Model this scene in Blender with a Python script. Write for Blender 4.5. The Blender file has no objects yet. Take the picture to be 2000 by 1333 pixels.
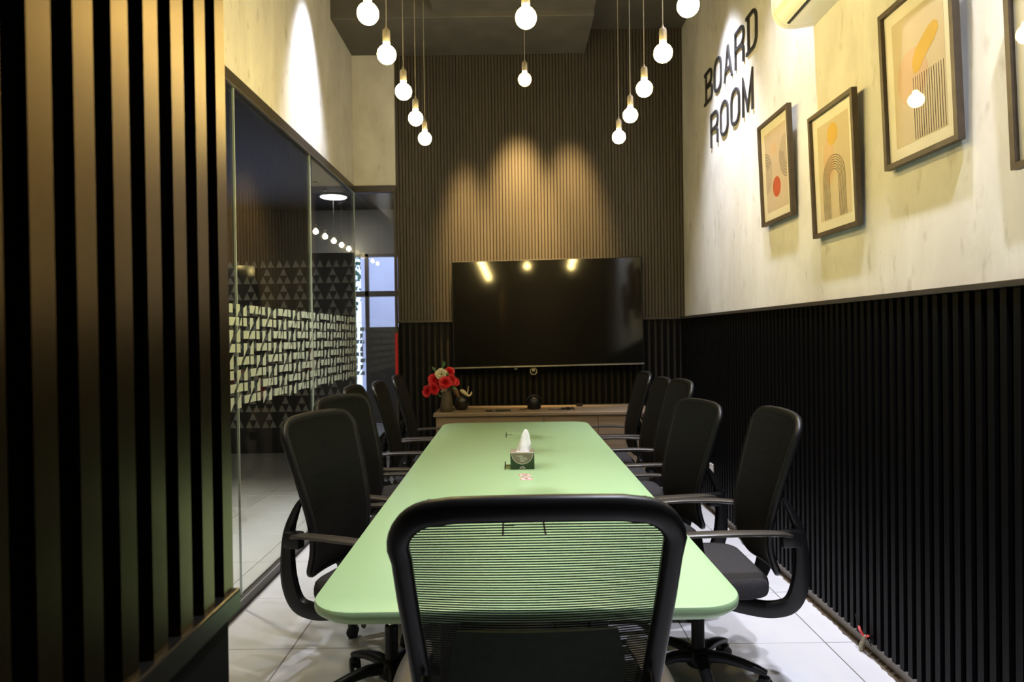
import bpy, bmesh, math, random
from mathutils import Vector, Matrix

random.seed(7)
SC = bpy.context.scene
COL = SC.collection

# ------------------------------------------------------------------ camera
cam_d = bpy.data.cameras.new('camera')
cam = bpy.data.objects.new('camera', cam_d)
COL.objects.link(cam)
SC.camera = cam
cam_d.sensor_width = 36.0
cam_d.lens = 24.0
cam_d.clip_start = 0.02
cam_d.dof.use_dof = True
cam_d.dof.focus_distance = 2.1
cam_d.dof.aperture_fstop = 6.3
cam.matrix_world = (Matrix.Translation((0, 0, 1.4))
                    @ Matrix.Rotation(0.00375, 4, 'Z')
                    @ Matrix.Rotation(math.pi / 2 - 0.0086, 4, 'X')
                    @ Matrix.Rotation(-0.0135, 4, 'Z'))

# ------------------------------------------------------------------ world / exposure
W = bpy.data.worlds.new('world')
SC.world = W
W.use_nodes = True
W.node_tree.nodes['Background'].inputs['Color'].default_value = (0.52, 0.62, 1.0, 1)
W.node_tree.nodes['Background'].inputs['Strength'].default_value = 2.8
SC.view_settings.view_transform = 'Standard'
SC.view_settings.look = 'None'
SC.view_settings.exposure = 0.16
SC.view_settings.gamma = 1.0
SC.view_settings.use_curve_mapping = False
SC.cycles.use_denoising = True
SC.cycles.max_bounces = 6
SC.cycles.transparent_max_bounces = 24
SC.cycles.sample_clamp_indirect = 6.0
SC.cycles.caustics_reflective = False
SC.cycles.caustics_refractive = False

# ceiling spots (recessed above the frame): cool wall washers, warm ones over the TV wall
COOL = (0.83, 0.86, 1.0)
WARM = (1.0, 0.66, 0.26)
BULB_COL = (1.0, 0.75, 0.26)
BULB_STRENGTH = 104.0


def spot(name, loc, target, power, size_deg, blend, col, radius=0.07):
    d = bpy.data.lights.new(name, 'SPOT')
    d.energy = power
    d.spot_size = math.radians(size_deg)
    d.spot_blend = blend
    d.color = col
    d.shadow_soft_size = radius
    o = bpy.data.objects.new(name, d)
    COL.objects.link(o)
    o.location = loc
    o.rotation_euler = (Vector(target) - Vector(loc)).to_track_quat('-Z', 'Y').to_euler()
    return o


spot('ceiling_spot', (-1.12, 4.78, 4.12), (-1.44, 4.78, 2.5), 440, 52, 1.0, COOL)
spot('ceiling_spot', (1.13, 4.85, 4.12), (1.42, 4.85, 2.4), 480, 62, 1.0, COOL)
spot('ceiling_spot', (1.13, 3.60, 4.12), (1.22, 3.60, 2.0), 190, 84, 0.9, COOL, 0.04)
spot('ceiling_spot', (1.13, 2.48, 4.12), (1.22, 2.48, 2.0), 290, 84, 0.9, COOL, 0.04)
spot('ceiling_spot', (1.13, 1.30, 4.12), (1.00, 1.40, 0.0), 460, 84, 0.9, COOL, 0.04)
spot('lobby_downlight', (-2.30, 4.3, 3.40), (-2.30, 4.3, 0), 420, 78, 0.8, (1.0, 0.96, 0.86))
spot('ceiling_spot', (-0.42, 5.72, 3.92), (-0.42, 6.20, 2.30), 1300, 21, 1.0, WARM, 0.10)
spot('ceiling_spot', (0.06, 5.70, 3.92), (0.06, 6.20, 2.50), 1700, 33, 1.0, WARM, 0.10)
spot('ceiling_spot', (0.52, 5.70, 3.92), (0.52, 6.20, 2.40), 1100, 31, 1.0, WARM, 0.10)

# ------------------------------------------------------------------ materials
MATS = {}


def mat(name, col, rough=0.5, metal=0.0, spec=0.5, var=0.0, scale=8.0, bump=0.0, stretch=(1, 1, 1),
        emit=None, emit_s=0.0, coat=0.0, col2=None, detail=4.0):
    m = bpy.data.materials.new(name)
    m.use_nodes = True
    nt = m.node_tree
    b = nt.nodes['Principled BSDF']
    b.inputs['Base Color'].default_value = (*col, 1)
    b.inputs['Roughness'].default_value = rough
    b.inputs['Metallic'].default_value = metal
    b.inputs['Specular IOR Level'].default_value = spec
    b.inputs['Coat Weight'].default_value = coat
    b.inputs['Coat Roughness'].default_value = 0.05
    if emit:
        b.inputs['Emission Color'].default_value = (*emit, 1)
        b.inputs['Emission Strength'].default_value = emit_s
    if var > 0 or bump > 0 or col2:
        tc = nt.nodes.new('ShaderNodeTexCoord')
        mp = nt.nodes.new('ShaderNodeMapping')
        mp.inputs['Scale'].default_value = stretch
        nz = nt.nodes.new('ShaderNodeTexNoise')
        nz.inputs['Scale'].default_value = scale
        nz.inputs['Detail'].default_value = detail
        nt.links.new(tc.outputs['Object'], mp.inputs['Vector'])
        nt.links.new(mp.outputs['Vector'], nz.inputs['Vector'])
        if var > 0 or col2:
            rp = nt.nodes.new('ShaderNodeValToRGB')
            c2 = col2 or tuple(min(1, c * (1 + var)) for c in col)
            c1 = tuple(c * (1 - var) for c in col) if not col2 else col
            rp.color_ramp.elements[0].position = 0.32
            rp.color_ramp.elements[1].position = 0.68
            rp.color_ramp.elements[0].color = (*c1, 1)
            rp.color_ramp.elements[1].color = (*c2, 1)
            nt.links.new(nz.outputs['Fac'], rp.inputs['Fac'])
            nt.links.new(rp.outputs['Color'], b.inputs['Base Color'])
        if bump > 0:
            bp = nt.nodes.new('ShaderNodeBump')
            bp.inputs['Strength'].default_value = bump
            bp.inputs['Distance'].default_value = 0.02
            nt.links.new(nz.outputs['Fac'], bp.inputs['Height'])
            nt.links.new(bp.outputs['Normal'], b.inputs['Normal'])
    MATS[name] = m
    return m


def glass_mat(name, tint=(0.92, 0.95, 0.93), ior=1.5, rough=0.0):
    m = bpy.data.materials.new(name)
    m.use_nodes = True
    nt = m.node_tree
    nt.nodes.clear()
    out = nt.nodes.new('ShaderNodeOutputMaterial')
    mx = nt.nodes.new('ShaderNodeMixShader')
    tr = nt.nodes.new('ShaderNodeBsdfTransparent')
    gl = nt.nodes.new('ShaderNodeBsdfGlossy')
    fr = nt.nodes.new('ShaderNodeFresnel')
    # same outside-air Fresnel on both faces of the pane (no false total reflection inside)
    ge = nt.nodes.new('ShaderNodeNewGeometry')
    mi = nt.nodes.new('ShaderNodeMix')
    mi.inputs[2].default_value = ior
    mi.inputs[3].default_value = 1.0 / ior
    nt.links.new(ge.outputs['Backfacing'], mi.inputs[0])
    nt.links.new(mi.outputs[0], fr.inputs['IOR'])
    tr.inputs['Color'].default_value = (*tint, 1)
    gl.inputs['Roughness'].default_value = rough
    nt.links.new(fr.outputs['Fac'], mx.inputs['Fac'])
    nt.links.new(tr.outputs[0], mx.inputs[1])
    nt.links.new(gl.outputs[0], mx.inputs[2])
    nt.links.new(mx.outputs[0], out.inputs['Surface'])
    MATS[name] = m
    return m


def plaster_mat():
    m = mat('plaster', (0.62, 0.60, 0.56), 0.75, spec=0.25)
    nt = m.node_tree
    b = nt.nodes['Principled BSDF']
    tc = nt.nodes.new('ShaderNodeTexCoord')
    mp = nt.nodes.new('ShaderNodeMapping')
    mp.inputs['Scale'].default_value = (1, 1, 0.45)
    n1 = nt.nodes.new('ShaderNodeTexNoise')
    n1.inputs['Scale'].default_value = 3.0
    n1.inputs['Detail'].default_value = 8
    n1.inputs['Roughness'].default_value = 0.62
    n1.inputs['Distortion'].default_value = 0.6
    n2 = nt.nodes.new('ShaderNodeTexNoise')
    n2.inputs['Scale'].default_value = 17.0
    n2.inputs['Detail'].default_value = 6
    r1 = nt.nodes.new('ShaderNodeValToRGB')
    r1.color_ramp.elements[0].position = 0.30
    r1.color_ramp.elements[0].color = (0.56, 0.54, 0.50, 1)
    r1.color_ramp.elements[1].position = 0.62
    r1.color_ramp.elements[1].color = (0.71, 0.70, 0.67, 1)
    r2 = nt.nodes.new('ShaderNodeValToRGB')
    r2.color_ramp.elements[0].position = 0.26
    r2.color_ramp.elements[0].color = (0.72, 0.70, 0.66, 1)
    r2.color_ramp.elements[1].position = 0.40
    r2.color_ramp.elements[1].color = (1, 1, 1, 1)
    mx = nt.nodes.new('ShaderNodeMixRGB')
    mx.blend_type = 'MULTIPLY'
    mx.inputs['Fac'].default_value = 0.8
    for s in (n1, n2):
        nt.links.new(mp.outputs['Vector'], s.inputs['Vector'])
    nt.links.new(tc.outputs['Object'], mp.inputs['Vector'])
    nt.links.new(n1.outputs['Fac'], r1.inputs['Fac'])
    nt.links.new(n2.outputs['Fac'], r2.inputs['Fac'])
    nt.links.new(r1.outputs['Color'], mx.inputs['Color1'])
    nt.links.new(r2.outputs['Color'], mx.inputs['Color2'])
    nt.links.new(mx.outputs['Color'], b.inputs['Base Color'])
    bp = nt.nodes.new('ShaderNodeBump')
    bp.inputs['Strength'].default_value = 0.12
    bp.inputs['Distance'].default_value = 0.01
    nt.links.new(n2.outputs['Fac'], bp.inputs['Height'])
    nt.links.new(bp.outputs['Normal'], b.inputs['Normal'])
    return m


def wood_mat(name, c1, c2, rough=0.45, stretch=(1.2, 14, 14)):
    return mat(name, c1, rough, col2=c2, scale=4.0, stretch=stretch, bump=0.05, detail=8)


plaster_mat()
mat('ceiling_paint', (0.085, 0.078, 0.070), 0.7, var=0.15, scale=5)
mat('soffit_paint', (0.10, 0.092, 0.082), 0.65, var=0.15, scale=5, bump=0.1)
mat('slat_black', (0.0026, 0.0026, 0.0028), 0.5, spec=0.10, var=0.12, scale=20, stretch=(1, 1, 0.1))
mat('slat_back_wall', (0.062, 0.052, 0.040), 0.5, spec=0.4, var=0.10, scale=20, stretch=(1, 1, 0.1))
mat('slat_screen', (0.115, 0.080, 0.040), 0.27, metal=1.0, spec=0.5, var=0.08, scale=14, stretch=(1, 1, 0.1))
mat('backing_black', (0.0035, 0.0035, 0.0035), 0.7, spec=0.08, var=0.1)
mat('backing_brown', (0.030, 0.027, 0.024), 0.7, spec=0.2, var=0.1)
mat('ledge_metal', (0.022, 0.020, 0.016), 0.3, metal=0.5, var=0.1)
mat('frame_dark', (0.045, 0.038, 0.032), 0.4, spec=0.5, var=0.1)
mat('baseboard_grey', (0.34, 0.31, 0.28), 0.55, var=0.08, scale=6)
mat('tile_white', (0.70, 0.69, 0.70), 0.22, spec=0.5, var=0.035, scale=3)
mat('tile_lobby', (0.64, 0.63, 0.60), 0.25, spec=0.5, var=0.05, scale=3)
mat('grout', (0.16, 0.15, 0.14), 0.9, var=0.2, scale=30)
mat('gap_brown', (0.10, 0.075, 0.05), 0.9, var=0.4, scale=40)
mat('table_green', (0.375, 0.565, 0.310), 0.32, spec=0.45, var=0.012, scale=1.5)
mat('black_plastic', (0.008, 0.008, 0.0085), 0.38, spec=0.35, var=0.1, scale=30)
mat('black_metal', (0.012, 0.012, 0.013), 0.4, spec=0.5, var=0.1, scale=30)
mat('arm_plastic', (0.050, 0.043, 0.036), 0.33, spec=0.6, var=0.08, scale=30)
mat('mesh_fabric', (0.009, 0.008, 0.007), 0.65, spec=0.3, var=0.1, scale=60)
mat('lumbar_fabric', (0.017, 0.026, 0.013), 0.7, spec=0.25, var=0.15, scale=60)
mat('seat_fabric', (0.040, 0.038, 0.041), 0.85, spec=0.2, var=0.2, scale=160, bump=0.15)
mat('chrome', (0.8, 0.8, 0.8), 0.12, metal=1.0, var=0.02)
mat('silver', (0.45, 0.43, 0.40), 0.3, metal=0.9, var=0.05)
mat('bulb_glow', (1, 0.95, 0.85), 0.3, emit=BULB_COL, emit_s=BULB_STRENGTH)
mat('bulb_glow_dim', (1, 0.95, 0.85), 0.3, emit=(1.0, 0.62, 0.20), emit_s=9.0)
mat('bulb_glow_lobby', (1, 0.95, 0.9), 0.3, emit=(1.0, 0.88, 0.66), emit_s=30.0)
mat('socket_metal', (0.40, 0.36, 0.30), 0.3, metal=0.7, var=0.1)
mat('cord_grey', (0.20, 0.185, 0.165), 0.6, var=0.05)
mat('screen_black', (0.006, 0.006, 0.006), 0.07, spec=0.55, var=0.05)
wood_mat('credenza_wood', (0.22, 0.162, 0.106), (0.28, 0.21, 0.142), 0.45)
wood_mat('frame_wood', (0.058, 0.040, 0.024), (0.085, 0.060, 0.038), 0.5, stretch=(6, 6, 6))
mat('mat_board', (0.86, 0.82, 0.72), 0.8, var=0.02)
mat('print_pink', (0.66, 0.55, 0.47), 0.8, var=0.03)
mat('print_sand', (0.68, 0.58, 0.42), 0.8, var=0.03)
mat('print_peach', (0.72, 0.45, 0.25), 0.8, var=0.05)
mat('print_peach_pale', (0.70, 0.50, 0.34), 0.8, var=0.05)
mat('print_yellow', (0.72, 0.47, 0.10), 0.8, var=0.05)
mat('print_red', (0.56, 0.095, 0.035), 0.8, var=0.08)
mat('print_grey', (0.52, 0.44, 0.38), 0.8, var=0.05)
mat('print_line', (0.085, 0.065, 0.045), 0.8, var=0.05)
mat('letter_black', (0.028, 0.026, 0.026), 0.45, var=0.1)
mat('ac_white', (0.80, 0.79, 0.73), 0.32, var=0.02)
mat('ac_dark', (0.03, 0.03, 0.03), 0.5, var=0.1)
mat('vase_taupe', (0.085, 0.068, 0.042), 0.5, var=0.1, scale=30)
mat('vase_dark', (0.012, 0.011, 0.010), 0.3, var=0.1)
mat('petal_red', (0.62, 0.012, 0.022), 0.55, var=0.25, scale=40)
mat('petal_white', (0.72, 0.66, 0.48), 0.6, var=0.1, scale=40)
mat('leaf_green', (0.09, 0.20, 0.06), 0.55, var=0.2, scale=30)
mat('dried_cream', (0.70, 0.58, 0.38), 0.6, var=0.1, scale=40)
mat('dried_brown', (0.24, 0.13, 0.06), 0.6, var=0.2, scale=40)
mat('box_green', (0.020, 0.042, 0.014), 0.45, var=0.1, scale=30)
mat('box_taupe', (0.20, 0.17, 0.12), 0.5, var=0.1, scale=30)
mat('box_brown', (0.30, 0.24, 0.19), 0.5, var=0.15, scale=60)
mat('box_print', (0.62, 0.62, 0.50), 0.6, var=0.03)
mat('tissue_white', (0.86, 0.86, 0.90), 0.8, var=0.02, scale=30, bump=0.1)
mat('sticker_white', (0.80, 0.74, 0.74), 0.5, var=0.02)
mat('sticker_red', (0.60, 0.06, 0.07), 0.5, var=0.05)
mat('sticker_dark', (0.05, 0.02, 0.03), 0.5, var=0.05)
mat('film_pale', (0.63, 0.73, 0.65), 0.55, var=0.04, scale=10)
mat('lobby_dark', (0.040, 0.038, 0.036), 0.5, var=0.1)
mat('triangle_grey', (0.42, 0.41, 0.38), 0.5, var=0.1)
mat('lobby_grey', (0.34, 0.33, 0.32), 0.7, var=0.06, scale=3)
mat('lobby_ceiling', (0.024, 0.019, 0.013), 0.7, var=0.06, scale=3)
mat('outdoor_white', (0.86, 0.82, 0.88), 0.8, var=0.05, scale=2)
mat('panel_taupe', (0.17, 0.15, 0.135), 0.5, var=0.05)
mat('lamp_disc', (1, 1, 1), 0.5, emit=(1.0, 0.97, 0.92), emit_s=22.0)
mat('red_paint', (0.50, 0.02, 0.02), 0.3, var=0.05)
mat('plate_white', (0.75, 0.73, 0.70), 0.4, var=0.02)
mat('conduit_grey', (0.32, 0.28, 0.18), 0.5, var=0.1)
mat('wire_red', (0.55, 0.04, 0.035), 0.5, var=0.05)
mat('plant_green', (0.05, 0.13, 0.05), 0.7, var=0.3, scale=8)
mat('glass_edge', (0.62, 0.72, 0.68), 0.2, spec=0.6, var=0.02)
glass_mat('glass', (0.93, 0.95, 0.94), 1.5)
glass_mat('glass_picture', (0.99, 0.99, 0.985), 1.22, 0.02)


# ------------------------------------------------------------------ mesh helpers
class MB:
    """collects vertices and faces, then links them as one mesh object"""

    def __init__(self):
        self.v, self.f = [], []

    def add(self, vs, fs):
        n = len(self.v)
        self.v += [tuple(p) for p in vs]
        self.f += [tuple(i + n for i in q) for q in fs]
        return self

    def box(self, x0, x1, y0, y1, z0, z1):
        vs = [(x, y, z) for x in (x0, x1) for y in (y0, y1) for z in (z0, z1)]
        return self.add(vs, [(0, 1, 3, 2), (4, 6, 7, 5), (0, 4, 5, 1), (2, 3, 7, 6), (0, 2, 6, 4), (1, 5, 7, 3)])

    def prism(self, poly, h0, h1, axis='Z'):
        def pt(a, b, h):
            return {'Z': (a, b, h), 'Y': (a, h, b), 'X': (h, a, b)}[axis]
        n = len(poly)
        vs = [pt(a, b, h0) for a, b in poly] + [pt(a, b, h1) for a, b in poly]
        fs = [tuple(range(n - 1, -1, -1)), tuple(range(n, 2 * n))]
        fs += [(i, (i + 1) % n, n + (i + 1) % n, n + i) for i in range(n)]
        if axis == 'Y':
            fs = [tuple(reversed(q)) for q in fs]
        return self.add(vs, fs)

    def ring_stack(self, rings, close_path=False, caps=True):
        n = len(rings[0])
        vs = [p for r in rings for p in r]
        m = len(rings)
        fs = []
        for i in range(m if close_path else m - 1):
            a, b = i * n, ((i + 1) % m) * n
            for j in range(n):
                k = (j + 1) % n
                fs.append((a + j, a + k, b + k, b + j))
        if caps and not close_path:
            fs.append(tuple(range(n - 1, -1, -1)))
            fs.append(tuple((m - 1) * n + j for j in range(n)))
        return self.add(vs, fs)

    def tube(self, path, r, n=8, closed=False):
        pts = [Vector(p) for p in path]
        rings = []
        m = len(pts)
        up = None
        for i, p in enumerate(pts):
            if closed:
                t = pts[(i + 1) % m] - pts[i - 1]
            else:
                t = pts[min(i + 1, m - 1)] - pts[max(i - 1, 0)]
            t.normalize()
            if up is None:
                up = Vector((0, 0, 1)) if abs(t.z) < 0.9 else Vector((1, 0, 0))
            s = t.cross(up)
            if s.length < 1e-5:
                s = t.cross(Vector((0, 1, 0)))
            s.normalize()
            up = s.cross(t).normalized()
            rr = r[i] if isinstance(r, (list, tuple)) else r
            rings.append([p + s * (math.cos(a) * rr) + up * (math.sin(a) * rr)
                          for a in [2 * math.pi * k / n for k in range(n)]])
        return self.ring_stack(rings, closed)

    def sweep(self, path, side, w, h, closed=False, n=10, power=3.2):
        """superellipse section, w along `side`, h across it; w / h numbers or lists"""
        pts = [Vector(p) for p in path]
        m = len(pts)
        rings = []
        for i, p in enumerate(pts):
            if closed:
                t = pts[(i + 1) % m] - pts[i - 1]
            else:
                t = pts[min(i + 1, m - 1)] - pts[max(i - 1, 0)]
            t.normalize()
            sd = Vector(side(i) if callable(side) else side)
            s = (sd - t * sd.dot(t)).normalized()
            u = t.cross(s).normalized()
            ww = w[i] if isinstance(w, (list, tuple)) else w
            hh = h[i] if isinstance(h, (list, tuple)) else h
            ring = []
            for k in range(n):
                a = 2 * math.pi * (k + 0.5) / n
                c, d = math.cos(a), math.sin(a)
                e = 2 / power
                ring.append(p + s * (math.copysign(abs(c) ** e, c) * ww / 2) + u * (math.copysign(abs(d) ** e, d) * hh / 2))
            rings.append(ring)
        return self.ring_stack(rings, closed)

    def lathe(self, prof, c=(0, 0, 0), n=20):
        rings = [[(c[0] + r * math.cos(2 * math.pi * k / n), c[1] + r * math.sin(2 * math.pi * k / n), c[2] + z)
                  for k in range(n)] for r, z in prof]
        return self.ring_stack(rings)

    def xform(self, M):
        self.v = [tuple(M @ Vector(p)) for p in self.v]
        return self

    def mesh(self, name, m, smooth=None):
        me = bpy.data.meshes.new(name)
        me.from_pydata(self.v, [], self.f)
        me.materials.append(MATS[m])
        bm = bmesh.new()
        bm.from_mesh(me)
        bmesh.ops.recalc_face_normals(bm, faces=bm.faces)
        bm.to_mesh(me)
        bm.free()
        if smooth is not None:
            me.polygons.foreach_set('use_smooth', [True] * len(me.polygons))
            me.set_sharp_from_angle(angle=math.radians(smooth))
        me.update()
        return me

    def build(self, name, m, parent=None, smooth=None, bevel=0.0, seg=2):
        me = self.mesh(name, m, None)
        if bevel > 0:
            bm = bmesh.new()
            bm.from_mesh(me)
            es = [e for e in bm.edges if len(e.link_faces) == 2 and e.calc_face_angle(0) > 0.6]
            bmesh.ops.bevel(bm, geom=es, offset=bevel, segments=seg, profile=0.5, affect='EDGES', clamp_overlap=True)
            bm.to_mesh(me)
            bm.free()
        if smooth is not None:
            me.polygons.foreach_set('use_smooth', [True] * len(me.polygons))
            me.set_sharp_from_angle(angle=math.radians(smooth))
        return link(name, me, parent)


def link(name, me, parent=None):
    o = bpy.data.objects.new(name, me)
    COL.objects.link(o)
    if parent is not None:
        o.parent = parent
    return o


def box(name, m, x0, x1, y0, y1, z0, z1, parent=None, bevel=0.0):
    return MB().box(x0, x1, y0, y1, z0, z1).build(name, m, parent, bevel=bevel)


def struct(o):
    o['kind'] = 'structure'
    return o


def tag(o, label, cat, group=None):
    o['label'] = label
    o['category'] = cat
    if group:
        o['group'] = group
    return o


def empty(name, loc=(0, 0, 0), rz=0.0):
    o = bpy.data.objects.new(name, None)
    COL.objects.link(o)
    o.empty_display_size = 0.1
    o.location = loc
    o.rotation_euler = (0, 0, rz)
    return o


def copy_tree(o, parent=None):
    c = o.copy()
    COL.objects.link(c)
    c.parent = parent
    for ch in list(o.children):
        copy_tree(ch, c)
    return c


def arc(cx, cy, r, a0, a1, n):
    return [(cx + r * math.cos(math.radians(a0 + (a1 - a0) * i / n)),
             cy + r * math.sin(math.radians(a0 + (a1 - a0) * i / n))) for i in range(n + 1)]


def rrect(x0, x1, y0, y1, r, n=6):
    return (arc(x1 - r, y1 - r, r, 0, 90, n) + arc(x0 + r, y1 - r, r, 90, 180, n)
            + arc(x0 + r, y0 + r, r, 180, 270, n) + arc(x1 - r, y0 + r, r, 270, 360, n))


def interp(x, xs, ys):
    if x <= xs[0]:
        return ys[0]
    for i in range(len(xs) - 1):
        if x <= xs[i + 1]:
            t = (x - xs[i]) / (xs[i + 1] - xs[i])
            return ys[i] + (ys[i + 1] - ys[i]) * t
    return ys[-1]


def smooth_path(pts, sub=4):
    P = [Vector(p) for p in pts]
    out = []
    for i in range(len(P) - 1):
        p0, p1, p2, p3 = P[max(i - 1, 0)], P[i], P[i + 1], P[min(i + 2, len(P) - 1)]
        for k in range(sub):
            t = k / sub
            out.append(0.5 * ((2 * p1) + (p2 - p0) * t + (2 * p0 - 5 * p1 + 4 * p2 - p3) * t * t
                              + (3 * p1 - p0 - 3 * p2 + p3) * t ** 3))
    out.append(P[-1])
    return out


def ribbon_poly(path, w, closed=False):
    """flat stroke of width w along a 2D path -> list of quads ((a,b,c,d), ...)"""
    P = [Vector((p[0], p[1])) for p in path]
    m = len(P)
    L, R = [], []
    for i in range(m):
        def dirn(a, b):
            d = b - a
            return d.normalized() if d.length > 1e-9 else Vector((1, 0))
        if closed:
            d0, d1 = dirn(P[i - 1], P[i]), dirn(P[i], P[(i + 1) % m])
        else:
            d0 = dirn(P[max(i - 1, 0)], P[max(i, 1)])
            d1 = dirn(P[min(i, m - 2)], P[min(i + 1, m - 1)])
        n0, n1 = Vector((-d0.y, d0.x)), Vector((-d1.y, d1.x))
        b = (n0 + n1)
        b = b.normalized() if b.length > 1e-6 else n0
        k = min(1 / max(b.dot(n0), 0.35), 2.2) * w / 2
        L.append(P[i] + b * k)
        R.append(P[i] - b * k)
    return L, R


def stroke(mb, path, w, h0, h1, closed=False):
    L, R = ribbon_poly(path, w, closed)
    rings = [[(l.x, l.y, h0), (r.x, r.y, h0), (r.x, r.y, h1), (l.x, l.y, h1)] for l, r in zip(L, R)]
    return mb.ring_stack(rings, closed)


# ------------------------------------------------------------------ room shell
GX = -1.434      # glass partition plane
RX = 1.55        # right plaster plane
BY = 6.20        # slat face of the TV wall
CZ = 4.16        # ceiling
H0 = 2.765       # top of the glass header

# floor with single tiles, joints recessed
floor = struct(box('floor', 'grout', GX - 0.02, RX + 0.1, -1.3, 6.4, -0.06, -0.004))
TX, TY, TS = 1.377, 3.06, 0.6


def tiles(parent, x0, x1, y0, y1, m, jag=None):
    g = 0.0022
    cache = {}
    ix0 = math.floor((x0 - TX) / TS)
    iy0 = math.floor((y0 - TY) / TS)
    i = ix0
    while TX + i * TS < x1:
        j = iy0
        while TY + j * TS < y1:
            a0, a1 = max(TX + i * TS, x0), min(TX + (i + 1) * TS, x1)
            b0, b1 = max(TY + j * TS, y0), min(TY + (j + 1) * TS, y1)
            if a1 - a0 > 0.02 and b1 - b0 > 0.02:
                if jag is not None and a1 >= x1 - 1e-6:
                    n = 22
                    edge = [(a1 - random.uniform(0, jag) - (0.006 if k % 2 else 0), b0 + g + (b1 - b0 - 2 * g) * k / n) for k in range(n + 1)]
                    poly = [(a0 + g, b0 + g)] + edge + [(a0 + g, b1 - g)]
                    MB().prism(poly, -0.004, 0.0).build('tile', m, parent)
                else:
                    w, d = round(a1 - a0, 4), round(b1 - b0, 4)
                    if (w, d) not in cache:
                        mb = MB()
                        q = 0.0012
                        mb.ring_stack([[(g, g, -0.004), (w - g, g, -0.004), (w - g, d - g, -0.004), (g, d - g, -0.004)],
                                       [(g, g, -q), (w - g, g, -q), (w - g, d - g, -q), (g, d - g, -q)],
                                       [(g + q, g + q, 0), (w - g - q, g + q, 0), (w - g - q, d - g - q, 0), (g + q, d - g - q, 0)]])
                        cache[(w, d)] = mb.mesh('tile', m)
                    link('tile', cache[(w, d)], parent).location = (a0, b0, 0)
            j += 1
        i += 1


tiles(floor, GX + 0.02, 1.512, -1.2, 6.2, 'tile_white', jag=0.010)
MB().box(1.50, 1.55, -1.2, 6.2, -0.004, -0.002).build('joint_strip', 'gap_brown', floor)

ceiling = struct(box('ceiling', 'ceiling_paint', GX - 0.15, RX + 0.15, -1.35, 6.5, CZ, CZ + 0.1))

wall_front = struct(box('wall_front', 'backing_brown', GX - 0.15, RX + 0.15, -1.35, -1.2, 0, CZ))

# right wall: plaster above, slatted dado below
wall_right = struct(box('wall_right', 'plaster', RX, RX + 0.12, -1.2, 6.35, 0, CZ))
dado = struct(box('wall_right_dado', 'backing_black', RX - 0.006, RX, -1.2, 6.2, 0.06, 1.53))
PITCH = 0.0572
slat_me = MB().box(-0.034, 0, 0, 0.029, 0.058, 1.527).mesh('slat', 'slat_black')
n = int((6.19 + 1.2) / PITCH)
for k in range(n):
    link('slat', slat_me, dado).location = (RX - 0.006, 6.19 - 0.029 - k * PITCH, 0)
MB().box(RX - 0.048, RX, -1.2, 6.2, 1.527, 1.548).build('cap_rail', 'frame_dark', dado, bevel=0.002)
bb = struct(box('baseboard_right', 'baseboard_grey', RX - 0.014, RX, -1.2, 6.2, -0.004, 0.066))

# TV wall: fine flutes above, wide slats below
WX0 = -1.056
wall_back = struct(box('wall_back', 'backing_brown', WX0, RX, BY + 0.022, BY + 0.16, 0, CZ))
flute = MB().ring_stack([[(0, 0.022, z), (0.0245, 0.022, z), (0.0245, 0.003, z), (0.021, 0, z), (0.0035, 0, z), (0, 0.003, z)] for z in (1.545, CZ)]).mesh('slat', 'slat_back_wall')
FP = 0.0292
for k in range(int((RX - WX0) / FP)):
    link('slat', flute, wall_back).location = (WX0 + 0.002 + k * FP, BY, 0)
wide = MB().box(0, 0.030, 0, 0.022, 0.05, 1.525).mesh('slat', 'slat_black')
for k in range(int((RX - WX0 - 0.03) / PITCH)):
    link('slat', wide, wall_back).location = (WX0 + 0.006 + k * PITCH, BY, 0)
MB().box(WX0, RX - 0.05, BY - 0.012, BY + 0.022, 1.525, 1.545).build('cap_rail', 'frame_dark', wall_back, bevel=0.002)
MB().box(WX0, RX - 0.05, BY + 0.008, BY + 0.022, 0, 0.05).build('plinth', 'backing_black', wall_back)

# left wall: plaster band above the glass
wall_left = MB()
wall_left.box(GX - 0.12, GX, -1.2, 6.29, H0, CZ)
wall_left.box(GX - 0.12, GX, -1.2, 2.30, 0, H0)
wall_left = struct(wall_left.build('wall_left', 'plaster'))
MB().box(GX, WX0, 6.17, 6.29, H0, CZ).build('return_wall', 'plaster', wall_left)

# glass partition with frame, panes and the patterned film
win = struct(empty('window_1', (GX, 4.2, 0)))
win.location = (0, 0, 0)
MB().box(GX - 0.05, GX + 0.012, 2.3, 6.20, H0 - 0.062, H0).build('window_frame', 'frame_dark', win, bevel=0.003)
MB().box(GX, WX0, 6.15, 6.21, H0 - 0.062, H0).build('window_frame', 'frame_dark', win, bevel=0.003)
MB().box(GX - 0.03, GX + 0.012, 2.3, 6.20, 0.0, 0.055).build('window_frame', 'frame_dark', win, bevel=0.003)
MB().box(GX, WX0, 6.16, 6.20, 0.0, 0.055).build('window_frame', 'frame_dark', win, bevel=0.003)
MB().box(WX0 - 0.02, WX0, 6.16, 6.21, 0.055, H0 - 0.062).build('window_frame', 'frame_dark', win, bevel=0.002)
MB().box(GX - 0.03, GX + 0.012, 2.3, 2.33, 0.055, H0 - 0.062).build('window_frame', 'frame_dark', win, bevel=0.002)
MB().box(GX - 0.004, GX + 0.016, 2.33, 6.18, 0.055, 0.062).build('gasket', 'silver', win)
MB().box(GX - 0.006, GX + 0.014, 2.33, 6.18, H0 - 0.068, H0 - 0.062).build('gasket', 'silver', win)
GT = 0.010
panes = [(2.335, 3.53), (3.536, 4.845), (4.851, 6.172)]
for a, b in panes:
    MB().box(GX - GT, GX, a, b, 0.062, H0 - 0.068).build('pane', 'glass', win)
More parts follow.
